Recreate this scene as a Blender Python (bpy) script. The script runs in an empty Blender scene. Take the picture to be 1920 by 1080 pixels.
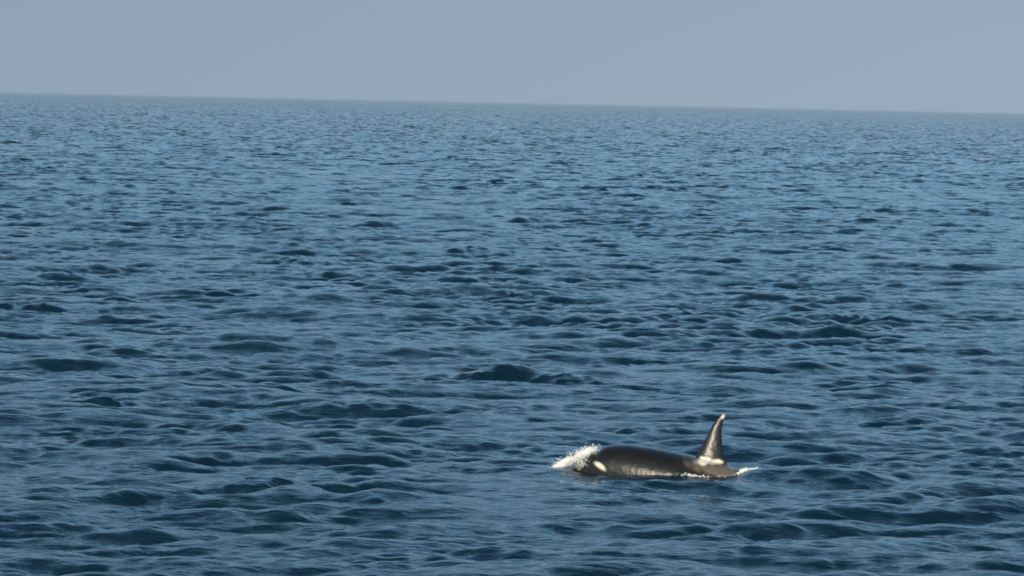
import bpy, bmesh, math, random
import numpy as np
from mathutils import Vector, Matrix

random.seed(7)
rng = np.random.default_rng(11)
scene = bpy.context.scene
C = scene.collection

# ------------------------------------------------------------------ camera
CAM_H = 6.2
FPX = 6600.0                      # focal length in pixels of a 1920 px wide frame
W0, H0 = 1920.0, 1080.0
cam_d = bpy.data.cameras.new('camera')
cam = bpy.data.objects.new('camera', cam_d)
C.objects.link(cam)
scene.camera = cam
cam_d.sensor_width = 36.0
cam_d.lens = 36.0 * FPX / W0
cam_d.clip_start = 0.5
cam_d.clip_end = 60000.0
ROLL = math.radians(1.2)
HORIZON_Y = 192.0
pitch = math.atan((540.0 - HORIZON_Y) / FPX)
R = Matrix.Rotation(math.pi / 2 - pitch, 3, 'X') @ Matrix.Rotation(ROLL, 3, 'Z')
cam.matrix_world = Matrix.Translation((0, 0, CAM_H)) @ R.to_4x4()
Rn = np.array(R)


def ray(px, py):
    d = Rn @ np.array([(px - W0 / 2) / FPX, -(py - H0 / 2) / FPX, -1.0])
    return d


def on_water(px, py, z=0.0):
    d = ray(px, py)
    t = (z - CAM_H) / d[2]
    return d * t + np.array([0, 0, CAM_H])


def at_depth(px, py, Y):
    d = ray(px, py)
    return d * (Y / d[1]) + np.array([0, 0, CAM_H])


# ------------------------------------------------------------------ light
SUN_EL = math.radians(19)
SUN_AZ = math.radians(204)         # clockwise from +Y: behind the camera, to the left
world = bpy.data.worlds.new('World')
scene.world = world
world.use_nodes = True
wn = world.node_tree
sky = wn.nodes.new('ShaderNodeTexSky')
sky.sky_type = 'NISHITA'
sky.sun_disc = False
sky.sun_elevation = SUN_EL
sky.sun_rotation = SUN_AZ
sky.altitude = 0
sky.air_density = 1.0
sky.dust_density = 1.0
sky.ozone_density = 2.0
bg = wn.nodes['Background']
bg.inputs[1].default_value = 0.075
# the light band at the real horizon lies behind thick air: read the sky from a little higher up
tcw = wn.nodes.new('ShaderNodeTexCoord')
mpw = wn.nodes.new('ShaderNodeMapping')
mpw.vector_type = 'POINT'
mpw.inputs['Location'].default_value = (0, 0, 0.15)
mpw.inputs['Scale'].default_value = (1, 1, 0.3)
wn.links.new(tcw.outputs['Generated'], mpw.inputs['Vector'])
wn.links.new(mpw.outputs[0], sky.inputs['Vector'])
hsv = wn.nodes.new('ShaderNodeHueSaturation')
hsv.inputs['Saturation'].default_value = 0.74
wn.links.new(sky.outputs[0], hsv.inputs['Color'])
# sky tint: greyish violet low down, added bright band above to light the waves
spw = wn.nodes.new('ShaderNodeSeparateXYZ')
wn.links.new(tcw.outputs['Generated'], spw.inputs[0])
crw = wn.nodes.new('ShaderNodeValToRGB')
crw.color_ramp.elements[0].position = 0.035
crw.color_ramp.elements[0].color = (0.94, 0.935, 0.985, 1)
crw.color_ramp.elements[1].position = 0.35
crw.color_ramp.elements[1].color = (1.12, 1.78, 2.10, 1)
crw.color_ramp.elements[1].color = (1.90, 3.0, 3.45, 1)
e3 = crw.color_ramp.elements.new(0.72)
e3.color = (0.40, 0.78, 1.0, 1)
wn.links.new(spw.outputs['Z'], crw.inputs[0])
mxw = wn.nodes.new('ShaderNodeMix')
mxw.data_type = 'RGBA'
mxw.blend_type = 'MULTIPLY'
mxw.inputs['Factor'].default_value = 1.0
wn.links.new(hsv.outputs[0], mxw.inputs['A'])
wn.links.new(crw.outputs[0], mxw.inputs['B'])
wn.links.new(mxw.outputs['Result'], bg.inputs[0])

sun_d = bpy.data.lights.new('sun', 'SUN')
sun_d.energy = 5.0
sun_d.angle = math.radians(0.55)
sun_d.color = (1.0, 0.80, 0.55)
sun = bpy.data.objects.new('sun', sun_d)
C.objects.link(sun)
sdir = Vector((math.sin(SUN_AZ) * math.cos(SUN_EL), math.cos(SUN_AZ) * math.cos(SUN_EL), math.sin(SUN_EL)))
sun.rotation_euler = sdir.to_track_quat('Z', 'Y').to_euler()

scene.view_settings.view_transform = 'Standard'
scene.view_settings.look = 'None'
scene.view_settings.exposure = 0.0
scene.view_settings.gamma = 1.0
scene.view_settings.use_curve_mapping = False
scene.render.engine = 'CYCLES'
scene.cycles.pixel_filter_type = 'BLACKMAN_HARRIS'
scene.cycles.filter_width = 1.8
scene.cycles.use_denoising = True
scene.cycles.max_bounces = 6
scene.cycles.volume_bounces = 0
scene.cycles.caustics_reflective = False
scene.cycles.caustics_refractive = False


# ------------------------------------------------------------------ helpers
def material(name):
    m = bpy.data.materials.new(name)
    m.use_nodes = True
    return m, m.node_tree, m.node_tree.nodes['Principled BSDF']


def grid_mesh(name, P, closed_u=False):
    """P: (rows, cols, 3) array -> mesh of quads"""
    nr, nc = P.shape[:2]
    me = bpy.data.meshes.new(name)
    me.vertices.add(nr * nc)
    me.vertices.foreach_set('co', P.reshape(-1).astype(np.float32))
    i = np.arange(nr - 1)[:, None] * nc
    j = np.arange(nc - 1)[None, :]
    a = (i + j).ravel()
    q = np.stack([a, a + 1, a + 1 + nc, a + nc], 1)
    nq = len(q)
    me.loops.add(nq * 4)
    me.loops.foreach_set('vertex_index', q.ravel().astype(np.int32))
    me.polygons.add(nq)
    me.polygons.foreach_set('loop_start', (np.arange(nq) * 4).astype(np.int32))
    me.polygons.foreach_set('use_smooth', np.ones(nq, dtype=bool))
    me.update(calc_edges=False)
    me.validate()
    return me


# ------------------------------------------------------------------ whale frame
W_NEAR = on_water(1240, 899)          # near waterline of the back
WY = W_NEAR[1] + 0.62                 # depth of the body's mid plane
W_SNOUT = at_depth(1066, 880, WY)
WX0 = W_SNOUT[0]


def wx(px):
    return at_depth(px, 870, WY)[0]


def wz(px, py):
    return at_depth(px, py, WY)[2]


# ------------------------------------------------------------------ sea surface
def cascade(L, N, lo, hi, wind, slope_rms, spread=2.0, seed=1, pwr=-4.0, peak=None):
    """One periodic patch of wind sea: heights and sideways displacement, built by FFT"""
    r = np.random.default_rng(seed)
    k1 = np.fft.fftfreq(N, d=L / N) * 2 * math.pi
    kx, ky = np.meshgrid(k1, k1, indexing='xy')
    k = np.hypot(kx, ky)
    k[0, 0] = 1
    lam = 2 * math.pi / k
    S = k ** pwr
    if peak:
        S = S * np.exp(-1.0 * (k * peak / (2 * math.pi)) ** -2)
    S *= 1 / (1 + (lam / hi) ** 8) * 1 / (1 + (lo / lam) ** 8)
    c = (kx * math.cos(wind) + ky * math.sin(wind)) / k
    S *= np.abs(c) ** spread + 0.06
    S[0, 0] = 0
    n = (r.standard_normal((N, N)) + 1j * r.standard_normal((N, N)))
    A = n * np.sqrt(S)
    h = np.fft.ifft2(A)
    sx = np.fft.ifft2(1j * kx * A).real
    sy = np.fft.ifft2(1j * ky * A).real
    sc = slope_rms / math.sqrt((sx ** 2 + sy ** 2).mean())
    dx = np.fft.ifft2(-1j * kx / k * A).real * sc
    dy = np.fft.ifft2(-1j * ky / k * A).real * sc
    return np.stack([dx, dy, h.real * sc], -1).astype(np.float32)


def sample(T, L, x, y, rot):
    N = T.shape[0]
    c, s = math.cos(rot), math.sin(rot)
    u = ((x * c + y * s) / L * N) % N
    v = ((-x * s + y * c) / L * N) % N
    i = np.floor(u).astype(np.int32)
    j = np.floor(v).astype(np.int32)
    fu = (u - i)[..., None].astype(np.float32)
    fv = (v - j)[..., None].astype(np.float32)
    i %= N
    j %= N
    i1 = (i + 1) % N
    j1 = (j + 1) % N
    o = (T[j, i] * (1 - fu) + T[j, i1] * fu) * (1 - fv) + (T[j1, i] * (1 - fu) + T[j1, i1] * fu) * fv
    ox = o[..., 0] * c - o[..., 1] * s
    oy = o[..., 0] * s + o[..., 1] * c
    return np.stack([ox, oy, o[..., 2]], -1)


WIND = math.radians(-80)
CASC = [
    # tile, texture, rotation, choppiness
    (311.0, cascade(311.0, 1024, 1.6, 60.0, WIND - 0.3, 0.092, 2.6, 8, -4.0, 12.0), 0.3, 0.8),
    (97.0, cascade(97.0, 1024, 0.6, 6.0, WIND + 0.2, 0.225, 2.2, 4, -2.9, 2.0), -0.2, 0.6),
    (41.0, cascade(41.0, 1024, 0.22, 1.6, WIND - 0.1, 0.25, 1.8, 5, -2.7, 0.8), 0.1, 0.6),
]

# single crests that stand out in the water: px, py (of the crest foot), length m, height m, depth m
CRESTS = [
    (165, 765, 1.25, 0.24, 0.55), (545, 925, 1.35, 0.22, 0.50), (905, 712, 1.3, 0.24, 0.6),
    (1075, 718, 0.7, 0.2, 0.6), (1600, 603, 1.1, 0.34, 0.9), (950, 562, 0.8, 0.26, 0.7),
    (385, 868, 0.45, 0.15, 0.4), (670, 775, 0.9, 0.2, 0.5), (1785, 972, 1.2, 0.16, 0.45),
    (1120, 1060, 1.6, 0.2, 0.6), (120, 1030, 1.2, 0.16, 0.5), (200, 945, 1.0, 0.15, 0.4),
    (1890, 857, 0.6, 0.15, 0.4), (1550, 912, 1.2, 0.17, 0.6), (1650, 1075, 0.9, 0.16, 0.5),
    (880, 475, 1.3, 0.35, 1.2), (560, 500, 1.2, 0.35, 1.0), (40, 582, 0.9, 0.3, 0.8),
    (760, 955, 0.7, 0.12, 0.4), (240, 882, 0.7, 0.14, 0.4), (1790, 770, 0.8, 0.17, 0.5),
    (1350, 440, 1.3, 0.4, 1.4), (830, 612, 0.7, 0.2, 0.6), (1100, 900, 0.35, 0.07, 0.3),
]
crest_data = []
for k, (px, py, lx, a, ly) in enumerate(CRESTS):
    p = on_water(px, py)
    crest_data.append((p[0], p[1], lx, a * (0.62 if k < 5 else 0.42), ly * 0.8, random.uniform(-0.22, 0.22), random.uniform(0, 6)))


def sea(x, y):
    """displaced positions for flat positions x, y"""
    d = np.hypot(x, y)
    out = np.stack([x, y, np.zeros_like(x)], -1).astype(np.float32)
    # calm the water a little round the animal
    ex = (x - (WX0 + 2.2)) / 3.0
    ey = (y - WY) / 1.1
    calm = 1 - 0.72 * np.exp(-(ex ** 2 + ey ** 2) ** 2)
    for (L, T, rot, chop) in CASC:
        for a in range(0, x.shape[0], 256):
            k = 0.58 if L < 200 else 0.8       # crests run long across the wind
            s = sample(T, L, x[a:a + 256] * k, y[a:a + 256], rot * 0.5)
            f = calm[a:a + 256, :, None]
            if L < 200:                       # ripples come in groups: gusty and slack areas
                g = sample(CASC[0][1], 311.0, y[a:a + 256] * 2.3 + 40, x[a:a + 256] * 2.3 - 17, 0.7 + L)[..., 2:3]
                g2 = sample(CASC[0][1], 311.0, x[a:a + 256] * 0.45 - 90, y[a:a + 256] * 0.25 + 33, 1.9)[..., 2:3]
                f = f * np.clip(1 + g * 3.0 + g2 * 2.6, 0.6, 1.55)
            out[a:a + 256, :, 0:2] += s[..., 0:2] * chop * f
            out[a:a + 256, :, 2:3] += s[..., 2:3] * f
    near = (d > 30) & (d < 200)
    rows = np.where(near.any(1))[0]
    if not len(rows):
        return out
    r0, r1 = rows[0], rows[-1] + 1
    xs, ys = x[r0:r1], y[r0:r1]
    for (cx, cy, lx, a, ly, sk, ph) in crest_data:
        m0 = np.abs(ys - cy) < ly * 6
        rr = np.where(m0.any(1))[0]
        if not len(rr):
            continue
        q0, q1 = rr[0], rr[-1] + 1
        X, Y = xs[q0:q1], ys[q0:q1]
        wv = sample(CASC[1][1], 97.0, X * 1.3 + 11, Y * 1.3 - 7, 0.9)
        wv2 = sample(CASC[2][1], 41.0, X * 0.9 + 3, Y * 0.9 + 5, 2.1)
        u = (X - cx + wv[..., 0] * 2.5) / (lx * 1.15)
        v = (Y - cy - sk * (X - cx) + wv[..., 1] * 3.0 + wv2[..., 1] * 2.0) / ly
        v = v - 0.6
        front = np.exp(-(v / 0.5) ** 2)
        back = np.exp(-(v / 2.2) ** 2)
        prof = np.where(v < 0, front, back)
        trough = -0.35 * np.exp(-((v + 1.5) / 0.8) ** 2)
        hgt = a * np.clip(1 + wv[..., 2] * 6 + wv2[..., 2] * 5, 0.3, 1.4) * np.exp(-u ** 2) * (prof + trough)
        out[r0 + q0:r0 + q1, :, 2] += hgt
        out[r0 + q0:r0 + q1, :, 1] -= hgt * 0.35
    # bow mound pushed up at the head and a smooth slick behind the fin
    X, Y = xs, ys
    g = 0.10 * np.exp(-(((X - (WX0 - 0.15)) / 0.35) ** 2 + ((Y - WY + 0.1) / 0.55) ** 2))
    g += 0.10 * np.exp(-(((X - (WX0 + 3.2)) / 0.75) ** 2 + ((Y - WY + 0.1) / 0.7) ** 2))
    g += 0.05 * np.exp(-(((X - (WX0 + 1.8)) / 1.0) ** 2 + ((Y - WY + 0.5) / 0.4) ** 2))
    vv = (Y - WY + 0.35 + 0.08 * (X - WX0 - 4.7))
    g += 0.24 * np.exp(-((X - (WX0 + 4.65)) / 1.05) ** 2) * np.where(vv < 0, np.exp(-(vv / 0.42) ** 2), np.exp(-(vv / 1.1) ** 2))
    out[r0:r1, :, 2] += g
    return out


def build_sea():
    # ring distances: dense where the view falls, coarse elsewhere
    ds = [1.5]
    while ds[-1] < 38:
        ds.append(ds[-1] + max(0.12, ds[-1] * 0.02))
    while ds[-1] < 2600:
        ds.append(ds[-1] + max(0.048, ds[-1] * 0.0011))
    while ds[-1] < 22000:
        ds.append(ds[-1] * 1.0025)
    ds = np.array(ds)
    a = list(np.radians(np.linspace(-9.6, 9.6, 1150)))
    step = a[1] - a[0]
    hi = [a[-1]]
    while hi[-1] < math.pi:
        step = min(step * 1.06, math.radians(2.0))
        hi.append(min(hi[-1] + step, math.pi))
    ang = np.array([-t for t in hi[:0:-1]] + a + hi[1:])
    D, A = np.meshgrid(ds, ang, indexing='ij')
    x = D * np.sin(A)
    y = D * np.cos(A)
    P = sea(x, y)
    me = grid_mesh('sea', P)
    o = bpy.data.objects.new('sea', me)
    C.objects.link(o)
    o['kind'] = 'structure'
    return o


def water_material():
    m, nt, b = material('sea water')
    tc = nt.nodes.new('ShaderNodeTexCoord')
    mp = nt.nodes.new('ShaderNodeMapping')
    mp.inputs['Scale'].default_value = (0.55, 1.7, 1.0)
    nt.links.new(tc.outputs['Object'], mp.inputs['Vector'])
    n1 = nt.nodes.new('ShaderNodeTexNoise')
    n1.inputs['Scale'].default_value = 6.0
    n1.inputs['Detail'].default_value = 5.0
    n1.inputs['Roughness'].default_value = 0.55
    n1.inputs['Distortion'].default_value = 0.4
    nt.links.new(mp.outputs[0], n1.inputs['Vector'])
    bp = nt.nodes.new('ShaderNodeBump')
    bp.inputs['Strength'].default_value = 1.0
    bp.inputs['Distance'].default_value = 0.040
    nt.links.new(n1.outputs[0], bp.inputs['Height'])
    # far off the mesh is coarser than the ripples: put their slopes straight into the normal
    n3 = nt.nodes.new('ShaderNodeTexNoise')
    n3.inputs['Scale'].default_value = 0.8
    n3.inputs['Detail'].default_value = 3.0
    n3.inputs['Roughness'].default_value = 0.6
    nt.links.new(mp.outputs[0], n3.inputs['Vector'])
    sb = nt.nodes.new('ShaderNodeVectorMath')
    sb.operation = 'SUBTRACT'
    sb.inputs[1].default_value = (0.5, 0.5, 0.5)
    nt.links.new(n3.outputs['Color'], sb.inputs[0])
    ln = nt.nodes.new('ShaderNodeVectorMath')
    ln.operation = 'LENGTH'
    nt.links.new(tc.outputs['Object'], ln.inputs[0])
    mr = nt.nodes.new('ShaderNodeMapRange')
    mr.interpolation_type = 'SMOOTHSTEP'
    mr.inputs['From Min'].default_value = 60.0
    mr.inputs['From Max'].default_value = 550.0
    mr.inputs['To Min'].default_value = 0.0
    mr.inputs['To Max'].default_value = 1.0
    nt.links.new(ln.outputs['Value'], mr.inputs['Value'])
    am = nt.nodes.new('ShaderNodeCombineXYZ')
    mm = nt.nodes.new('ShaderNodeMath')
    mm.operation = 'MULTIPLY'
    mm.inputs[1].default_value = 4.0
    n4 = nt.nodes.new('ShaderNodeTexNoise')
    n4.inputs['Scale'].default_value = 0.10
    n4.inputs['Detail'].default_value = 4.0
    nt.links.new(mp.outputs[0], n4.inputs['Vector'])
    m4 = nt.nodes.new('ShaderNodeMapRange')
    m4.inputs['From Min'].default_value = 0.35
    m4.inputs['From Max'].default_value = 0.65
    m4.inputs['To Min'].default_value = 0.55
    m4.inputs['To Max'].default_value = 1.7
    nt.links.new(n4.outputs[0], m4.inputs['Value'])
    m5 = nt.nodes.new('ShaderNodeMath')
    m5.operation = 'MULTIPLY'
    nt.links.new(mr.outputs[0], m5.inputs[0])
    nt.links.new(m4.outputs[0], m5.inputs[1])
    nt.links.new(m5.outputs[0], mm.inputs[0])
    nt.links.new(mm.outputs[0], am.inputs[0])
    nt.links.new(mm.outputs[0], am.inputs[1])
    ml = nt.nodes.new('ShaderNodeVectorMath')
    ml.operation = 'MULTIPLY'
    nt.links.new(sb.outputs[0], ml.inputs[0])
    nt.links.new(am.outputs[0], ml.inputs[1])
    ad = nt.nodes.new('ShaderNodeVectorMath')
    ad.operation = 'ADD'
    nt.links.new(bp.outputs[0], ad.inputs[0])
    nt.links.new(ml.outputs[0], ad.inputs[1])
    nr = nt.nodes.new('ShaderNodeVectorMath')
    nr.operation = 'NORMALIZE'
    nt.links.new(ad.outputs[0], nr.inputs[0])
    nt.links.new(nr.outputs[0], b.inputs['Normal'])
    # upwelling colour wanders a little between green and violet blue, as plankton and depth change
    n2 = nt.nodes.new('ShaderNodeTexNoise')
    n2.inputs['Scale'].default_value = 0.9
    n2.inputs['Detail'].default_value = 3.0
    nt.links.new(tc.outputs['Object'], n2.inputs['Vector'])
    cr = nt.nodes.new('ShaderNodeValToRGB')
    cr.color_ramp.elements[0].position = 0.3
    cr.color_ramp.elements[0].color = (0.0010, 0.012, 0.021, 1)
    cr.color_ramp.elements[1].position = 0.7
    cr.color_ramp.elements[1].color = (0.0022, 0.0100, 0.025, 1)
    nt.links.new(n2.outputs[0], cr.inputs[0])
    nt.links.new(cr.outputs[0], b.inputs['Base Color'])
    b.inputs['Roughness'].default_value = 0.06
    b.inputs['IOR'].default_value = 1.333
    return m


sea_o = build_sea()
sea_o.data.materials.append(water_material())


# ------------------------------------------------------------------ the orca
def lerp_tab(tab, x):
    xs = [t[0] for t in tab]
    return np.interp(x, xs, [t[1] for t in tab])


def smooth_tab(tab, x):
    """cubic (Catmull-Rom / Hermite) through a table"""
    xs = np.array([t[0] for t in tab], float)
    ys = np.array([t[1] for t in tab], float)
    m = np.gradient(ys, xs)
    x = np.clip(np.asarray(x, float), xs[0], xs[-1])
    i = np.clip(np.searchsorted(xs, x) - 1, 0, len(xs) - 2)
    h = xs[i + 1] - xs[i]
    t = (x - xs[i]) / h
    return ((2 * t ** 3 - 3 * t ** 2 + 1) * ys[i] + (t ** 3 - 2 * t ** 2 + t) * h * m[i]
            + (-2 * t ** 3 + 3 * t ** 2) * ys[i + 1] + (t ** 3 - t ** 2) * h * m[i + 1])


LEN = 6.0
# back line read off the photograph: px, py -> x, z at the body's mid plane
BACK = [(1068, 880), (1074, 868), (1085, 859), (1100, 853), (1115, 849), (1132, 840), (1160, 836), (1200, 838), (1250, 845),
        (1300, 855), (1350, 867), (1390, 879), (1420, 890)]
back_tab = [(wx(px) - WX0, wz(px, py)) for px, py in BACK]
xe, ze = back_tab[-1]
back_tab += [(xe + 0.35, ze - 0.17), (xe + 0.9, ze - 0.42), (xe + 1.5, ze - 0.62), (LEN - 0.3, ze - 0.72), (LEN, ze - 0.74)]
half_h = [(0, 0.02), (0.04, 0.13), (0.12, 0.22), (0.3, 0.33), (0.6, 0.45), (1.0, 0.52), (1.6, 0.54), (2.2, 0.54), (2.8, 0.52), (3.4, 0.46),
          (4.0, 0.35), (4.6, 0.24), (5.2, 0.15), (5.6, 0.10), (6.0, 0.03)]
half_w = [(0, 0.02), (0.04, 0.13), (0.12, 0.21), (0.3, 0.31), (0.6, 0.42), (1.0, 0.51), (1.6, 0.58), (2.2, 0.60), (2.8, 0.54), (3.4, 0.42),
          (4.0, 0.29), (4.6, 0.17), (5.2, 0.09), (5.6, 0.06), (6.0, 0.02)]


def body_axis(x):
    zt = smooth_tab(back_tab, x)
    return zt, smooth_tab(half_h, x), smooth_tab(half_w, x)


def whale_body_raw():
    bm = bmesh.new()
    xs = np.concatenate([np.linspace(0.0, 0.3, 14), np.linspace(0.34, LEN, 110)])
    ns = 48
    rings = []
    for x in xs:
        zt, hh, hw = body_axis(x)
        cz = zt - hh
        ring = []
        for k in range(ns):
            t = 2 * math.pi * k / ns
            c, s = math.cos(t), math.sin(t)
            yy = hw * math.copysign(abs(c) ** 0.92, c)
            zz = hh * math.copysign(abs(s) ** 0.92, s)
            ring.append(bm.verts.new((x, yy, cz + zz)))
        rings.append(ring)
    for a, b in zip(rings[:-1], rings[1:]):
        for k in range(ns):
            bm.faces.new((a[k], a[(k + 1) % ns], b[(k + 1) % ns], b[k]))
    bm.faces.new(rings[0])
    bm.faces.new(rings[-1][::-1])

    def fin(sections, thick_axis):
        """sections: list of (lead point, trail point, thickness) -> closed foil; thick_axis: unit vector"""
        n = 14
        rs = []
        ax = Vector(thick_axis)
        for lead, trail, th in sections:
            L_, T_ = Vector(lead), Vector(trail)
            ring = []
            for side in (1, -1):
                rngk = range(n) if side == 1 else range(n, 0, -1)
                for k in rngk:
                    u = k / n
                    w = th * (1.9 * math.sqrt(u) * (1 - u) ** 0.8) * 0.75
                    if u in (0.0, 1.0):
                        w = 0
                    ring.append(bm.verts.new(L_.lerp(T_, u) + ax * (w * side)))
            rs.append(ring)
        m = len(rs[0])
        for a, b in zip(rs[:-1], rs[1:]):
            for k in range(m):
                bm.faces.new((a[k], a[(k + 1) % m], b[(k + 1) % m], b[k]))
        bm.faces.new(rs[0][::-1])
        bm.faces.new(rs[-1])

    # dorsal fin, its outline read off the photograph
    lead = [(1290, 885), (1301, 864), (1308, 848), (1315, 835), (1322, 821), (1328, 808), (1334, 796), (1341, 786), (1348, 779), (1353, 775.5)]
    trail = [(1378, 885), (1366, 871), (1359, 855), (1356, 840), (1354, 826), (1353, 813), (1353, 802), (1355, 792), (1358, 784), (1359, 778)]
    th = [0.17, 0.145, 0.12, 0.10, 0.085, 0.072, 0.06, 0.045, 0.032, 0.018]
    secs = []
    for (a, b, t) in zip(lead, trail, th):
        pa, pb = at_depth(*a, WY), at_depth(*b, WY)
        lean = 0.17                          # the fin leans a little away from us
        secs.append(((pa[0] - WX0, lean * (pa[2] - 0.2), pa[2]), (pb[0] - WX0, lean * (pb[2] - 0.2), pb[2]), t))
    fin(secs, (0, 1, 0))
    # pectoral flippers (under water)
    for s in (1, -1):
        zt, hh, hw = body_axis(1.25)
        z0 = zt - hh * 1.45
        secs = []
        for u, c, t in ((0, .30, .08), (.3, .36, .07), (.6, .36, .055), (.85, .26, .04), (1.0, .10, .02)):
            y = s * (hw * 0.6 + u * 0.75)
            x0 = 1.05 + u * 0.45
            secs.append(((x0, y, z0 - u * 0.45), (x0 + c, y, z0 - u * 0.47), t))
        fin(secs, (0, 0, 1))
    # flukes
    zf = body_axis(5.7)[0] - 0.08
    for s in (1, -1):
        secs = []
        for u, x0, c, t in ((-.05, 5.35, .62, .07), (.3, 5.55, .52, .055), (.65, 5.78, .38, .04), (1.0, 6.06, .10, .015)):
            secs.append(((x0, s * u * 0.85, zf), (x0 + c, s * u * 0.85, zf), t))
        fin(secs, (0, 0, 1))
    bmesh.ops.recalc_face_normals(bm, faces=bm.faces[:])
    me = bpy.data.meshes.new('body')
    bm.to_mesh(me)
    bm.free()
    return me


root = bpy.data.objects.new('orca', None)
C.objects.link(root)
YAW = math.radians(-14)               # head a little farther away than the tail
PIV = wx(1300) - WX0
root.rotation_euler = (0, 0, YAW)
root.location = (WX0 + PIV - PIV * math.cos(YAW), WY - PIV * math.sin(YAW), 0)
root['label'] = 'black orca surfacing with tall dorsal fin, pale eye patch and spray at its head'
root['category'] = 'orca'

raw = bpy.data.objects.new('body', whale_body_raw())
C.objects.link(raw)
md = raw.modifiers.new('r', 'REMESH')
md.mode = 'VOXEL'
md.voxel_size = 0.014
ms = raw.modifiers.new('s', 'SMOOTH')
ms.factor = 0.5
ms.iterations = 7
dg = bpy.context.evaluated_depsgraph_get()
dg.update()
bme = bpy.data.meshes.new_from_object(raw.evaluated_get(dg))
bpy.data.objects.remove(raw)
bme.name = 'body'
nv = len(bme.vertices)
co = np.empty(nv * 3, np.float32)
bme.vertices.foreach_get('co', co)
co = co.reshape(-1, 3)
zt, hh, hw = body_axis(co[:, 0])
zn = (co[:, 2] - (zt - hh)) / hh          # -1 belly .. 1 back
xx, yy = co[:, 0], co[:, 1]


def sstep(a, b, v):
    t = np.clip((v - a) / (b - a), 0, 1)
    return t * t * (3 - 2 * t)


# colouring of the skin: black above, white chin, belly and eye patch, grey saddle
belly = lerp_tab([(0, -0.55), (0.5, -0.8), (0.9, -0.85), (1.25, -0.6), (1.5, 0.12), (1.8, 0.36), (2.25, 0.34), (2.6, -0.1), (3.2, -0.5), (3.8, -0.35), (4.4, -0.8), (6, -2)], xx)
white = 0.75 * sstep(0.10, -0.12, zn - belly + 0.05 * np.sin(xx * 17))
EP = at_depth(1131, 876, WY - 0.2)
ex_, ez_ = EP[0] - WX0, EP[2]
ca, sa = math.cos(math.radians(-27)), math.sin(math.radians(-27))
du = ((xx - ex_) * ca + (co[:, 2] - ez_) * sa) / 0.115
dv = (-(xx - ex_) * sa + (co[:, 2] - ez_) * ca) / 0.040
eye = 0.66 * sstep(1.45, 0.55, np.sqrt(du ** 2 + (dv + 0.25 * du ** 2 - 0.1) ** 2))
white = np.maximum(white, eye)
wob = 0.35 * np.sin(xx * 23 + 1) * np.sin(co[:, 2] * 31) + 0.25 * np.sin(xx * 47 + co[:, 2] * 38)
sx = (xx - 2.62) / 0.50
sz = (co[:, 2] - (zt - 0.09)) / 0.085
saddle = sstep(1.6, 0.4, np.sqrt(sx ** 2 + (sz - 0.1 * sx) ** 2) + 0.4 * wob)
# highlights at the root and tip of the fin, painted pale into the skin
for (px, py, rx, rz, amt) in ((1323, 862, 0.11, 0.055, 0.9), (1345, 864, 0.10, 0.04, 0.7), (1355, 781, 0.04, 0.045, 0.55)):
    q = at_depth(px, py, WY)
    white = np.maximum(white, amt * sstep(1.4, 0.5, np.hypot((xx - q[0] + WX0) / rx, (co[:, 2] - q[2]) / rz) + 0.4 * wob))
col = np.zeros((nv, 4), np.float32)
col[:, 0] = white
col[:, 1] = saddle
col[:, 3] = 1
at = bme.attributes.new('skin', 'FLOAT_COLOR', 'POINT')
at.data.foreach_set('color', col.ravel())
bme.polygons.foreach_set('use_smooth', np.ones(len(bme.polygons), dtype=bool))

m, nt, b = material('orca skin')
an = nt.nodes.new('ShaderNodeAttribute')
an.attribute_name = 'skin'
sp = nt.nodes.new('ShaderNodeSeparateColor')
nt.links.new(an.outputs['Color'], sp.inputs[0])
mx = nt.nodes.new('ShaderNodeMix')
mx.data_type = 'RGBA'
mx.inputs['A'].default_value = (0.008, 0.006, 0.005, 1)
mx.inputs['B'].default_value = (0.12, 0.095, 0.07, 1)
nt.links.new(sp.outputs['Green'], mx.inputs['Factor'])
mx2 = nt.nodes.new('ShaderNodeMix')
mx2.data_type = 'RGBA'
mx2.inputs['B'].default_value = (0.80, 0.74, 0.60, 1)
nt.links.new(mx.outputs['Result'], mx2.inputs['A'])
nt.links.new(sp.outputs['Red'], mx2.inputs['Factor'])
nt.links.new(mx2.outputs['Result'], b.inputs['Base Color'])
b.inputs['Roughness'].default_value = 0.33
b.inputs['IOR'].default_value = 1.40
tc = nt.nodes.new('ShaderNodeTexCoord')
nz = nt.nodes.new('ShaderNodeTexNoise')
nz.inputs['Scale'].default_value = 9.0
nz.inputs['Detail'].default_value = 4.0
nt.links.new(tc.outputs['Object'], nz.inputs['Vector'])
bp = nt.nodes.new('ShaderNodeBump')
bp.inputs['Distance'].default_value = 0.012
bp.inputs['Strength'].default_value = 0.8
nt.links.new(nz.outputs[0], bp.inputs['Height'])
nt.links.new(bp.outputs[0], b.inputs['Normal'])
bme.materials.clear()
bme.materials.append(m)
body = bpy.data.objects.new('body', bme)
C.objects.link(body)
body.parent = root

# eyes: small dark balls just ahead of and under the patches
em, ent, eb = material('eye')
eb.inputs['Base Color'].default_value = (0.01, 0.008, 0.006, 1)
eb.inputs['Roughness'].default_value = 0.08
for s in (-1, 1):
    bm = bmesh.new()
    bmesh.ops.create_uvsphere(bm, u_segments=16, v_segments=10, radius=0.022)
    me = bpy.data.meshes.new('eye')
    bm.to_mesh(me)
    bm.free()
    me.materials.append(em)
    for p in me.polygons:
        p.use_smooth = True
    o = bpy.data.objects.new('eye', me)
    C.objects.link(o)
    o.parent = root
    x = ex_ - 0.16
    z_t, h_, w_ = body_axis(x)
    zc = float(z_t - h_)
    ze_ = ez_ - 0.09
    c = max(0.0, 1 - ((ze_ - zc) / float(h_)) ** 2) ** 0.5
    o.location = (x, s * (float(w_) * c - 0.012), ze_)


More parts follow.
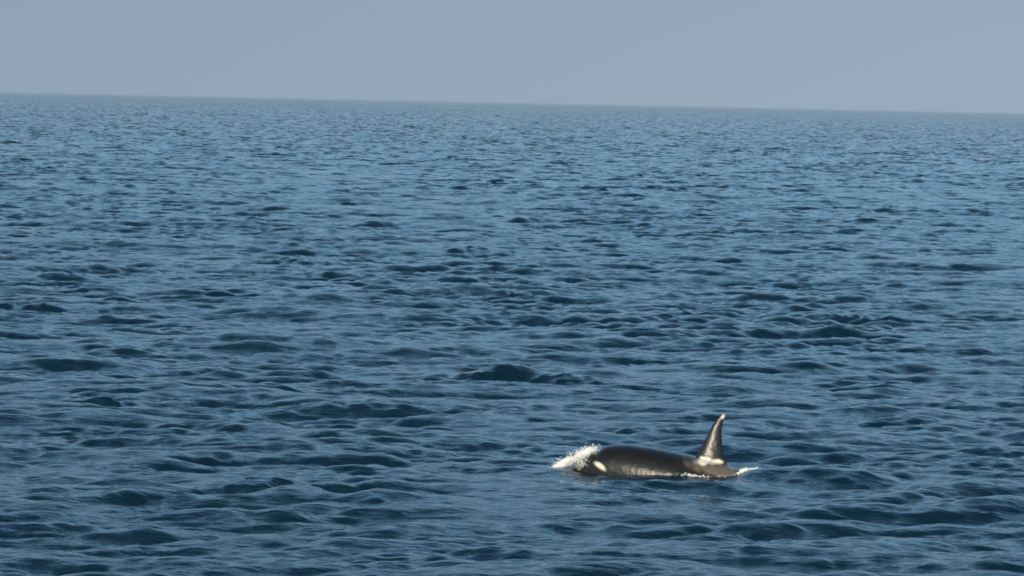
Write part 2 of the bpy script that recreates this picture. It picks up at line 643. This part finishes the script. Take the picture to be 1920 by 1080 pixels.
# ------------------------------------------------------------------ spray and foam
def surf(x, y):
    return sea(np.asarray(x)[:, None], np.asarray(y)[:, None])[:, 0, 2]


def blobs(name, pts, rad, mat, squash=1.0):
    """many tiny closed lumps in one mesh"""
    bm = bmesh.new()
    bmesh.ops.create_icosphere(bm, subdivisions=1, radius=1.0)
    v = np.array([p.co[:] for p in bm.verts])
    f = np.array([[q.index for q in p.verts] for p in bm.faces])
    bm.free()
    n = len(pts)
    rr = rad[:, None, None] * rng.uniform(0.6, 1.3, (n, 1, 3))
    V = v[None] * rr
    V[..., 2] *= squash
    V += pts[:, None, :]
    F = f[None] + (np.arange(n) * len(v))[:, None, None]
    me = bpy.data.meshes.new(name)
    me.vertices.add(n * len(v))
    me.vertices.foreach_set('co', V.ravel().astype(np.float32))
    nf = n * len(f)
    me.loops.add(nf * 3)
    me.loops.foreach_set('vertex_index', F.ravel().astype(np.int32))
    me.polygons.add(nf)
    me.polygons.foreach_set('loop_start', (np.arange(nf) * 3).astype(np.int32))
    me.polygons.foreach_set('use_smooth', np.ones(nf, dtype=bool))
    me.update(calc_edges=True)
    me.validate()
    me.materials.append(mat)
    o = bpy.data.objects.new(name, me)
    C.objects.link(o)
    return o


fm, fnt, fb = material('white water')
fb.inputs['Base Color'].default_value = (0.88, 0.87, 0.84, 1)
fb.inputs['Roughness'].default_value = 0.6
fb.inputs['Subsurface Weight'].default_value = 0.0


def cloud(px, py, sx, sy, n, Y, sdepth, tilt=0.0):
    """n droplets round a point: sx, sy spread in metres"""
    p = at_depth(px, py, Y)
    a = rng.normal(0, sx, n)
    bq = rng.normal(0, sy, n)
    c, s = math.cos(tilt), math.sin(tilt)
    return np.stack([p[0] + a * c - bq * s, p[1] + rng.normal(0, sdepth, n), p[2] + a * s + bq * c], 1)


P = [
    cloud(1060, 868, 0.085, 0.026, 5200, WY + 0.25, 0.10, 0.45),
    cloud(1050, 873, 0.05, 0.016, 1800, WY + 0.2, 0.10, 0.2),
    cloud(1096, 850, 0.075, 0.018, 3000, WY + 0.4, 0.14, 0.40),
    cloud(1101, 847, 0.095, 0.030, 1500, WY + 0.45, 0.2, 0.35),
    cloud(1076, 857, 0.15, 0.045, 900, WY + 0.3, 0.2, 0.4),
    cloud(1088, 868, 0.07, 0.05, 500, WY + 0.1, 0.1, 0.4),
]
P = np.concatenate(P)
rad = rng.gamma(2.0, 0.0013, len(P)) + 0.0012
wash = np.concatenate([cloud(1062, 869, 0.075, 0.018, 130, WY + 0.25, 0.08, 0.42), cloud(1097, 850, 0.06, 0.012, 60, WY + 0.4, 0.08, 0.38)])
P = np.concatenate([P, wash])
rad = np.concatenate([rad, rng.uniform(0.008, 0.02, len(wash))])
o = blobs('spray', P, rad, fm)
o['kind'] = 'stuff'
o['label'] = 'white spray thrown up in front of and over the head of the orca'
o['category'] = 'spray'

P = []
for (p0, p1, n, th) in (((1215, 893), (1300, 899), 2200, 0.012), ((1300, 899), (1378, 899), 1100, 0.008),
                        ((1382, 899), (1402, 896), 1700, 0.013), ((1400, 896), (1432, 889), 1600, 0.010)):
    a = rng.uniform(0, 1, n)
    q0, q1 = on_water(*p0), on_water(*p1)
    Q = q0[None] * (1 - a[:, None]) + q1[None] * a[:, None]
    Q += rng.normal(0, 1, (n, 3)) * np.array([0.02, 0.05, th])
    Q[:, 2] += surf(Q[:, 0], Q[:, 1]) + 0.006
    P.append(Q)
P = np.concatenate(P)
rad = rng.gamma(2.0, 0.002, len(P)) + 0.0015
o = blobs('foam', P, rad, fm, 0.6)
o['kind'] = 'stuff'
o['label'] = 'thin line of white foam where the flank and tail of the orca cut the water'
o['category'] = 'foam'

# one far crest that breaks
q = on_water(1490, 264)
bm = bmesh.new()
bmesh.ops.create_icosphere(bm, subdivisions=5, radius=1.0)
for v in bm.verts:
    c_ = v.co.copy()
    k_ = 1 + 0.25 * math.sin(c_.x * 9 + 1) * math.cos(c_.y * 7) + 0.15 * math.sin(c_.x * 23 + c_.z * 11)
    v.co = Vector((c_.x * 0.4 * (1 + 0.2 * math.sin(c_.x * 5)), c_.y * 0.25 + c_.x * 0.12, c_.z * 0.08 * k_))
me = bpy.data.meshes.new('whitecap')
bm.to_mesh(me)
bm.free()
me.materials.append(fm)
o = bpy.data.objects.new('whitecap', me)
C.objects.link(o)
o.location = (q[0], q[1], float(surf([q[0]], [q[1]])[0]) + 0.04)
o['label'] = 'tiny white breaking crest far off near the horizon on the right'
o['category'] = 'whitecap'

# ------------------------------------------------------------------ haze
HZ = 22500.0
bm = bmesh.new()
bmesh.ops.create_cube(bm, size=1.0)
me = bpy.data.meshes.new('haze')
bm.to_mesh(me)
bm.free()
hz = bpy.data.objects.new('haze', me)
C.objects.link(hz)
z0, z1 = -4.0, CAM_H + 0.3
hz.scale = (2 * HZ, 2 * HZ, z1 - z0)
hz.location = (0, 0, (z0 + z1) / 2)
hm = bpy.data.materials.new('sea haze')
hm.use_nodes = True
hn = hm.node_tree
hn.nodes.clear()
ho = hn.nodes.new('ShaderNodeOutputMaterial')
hv = hn.nodes.new('ShaderNodeVolumePrincipled')
hv.inputs['Color'].default_value = (0.45, 0.58, 0.70, 1)
hv.inputs['Density'].default_value = 0.00005
hv.inputs['Anisotropy'].default_value = 0.0
hn.links.new(hv.outputs[0], ho.inputs['Volume'])
me.materials.append(hm)
hz['kind'] = 'stuff'
hz['label'] = 'pale sea haze that fades the water towards the horizon'
hz['category'] = 'haze'
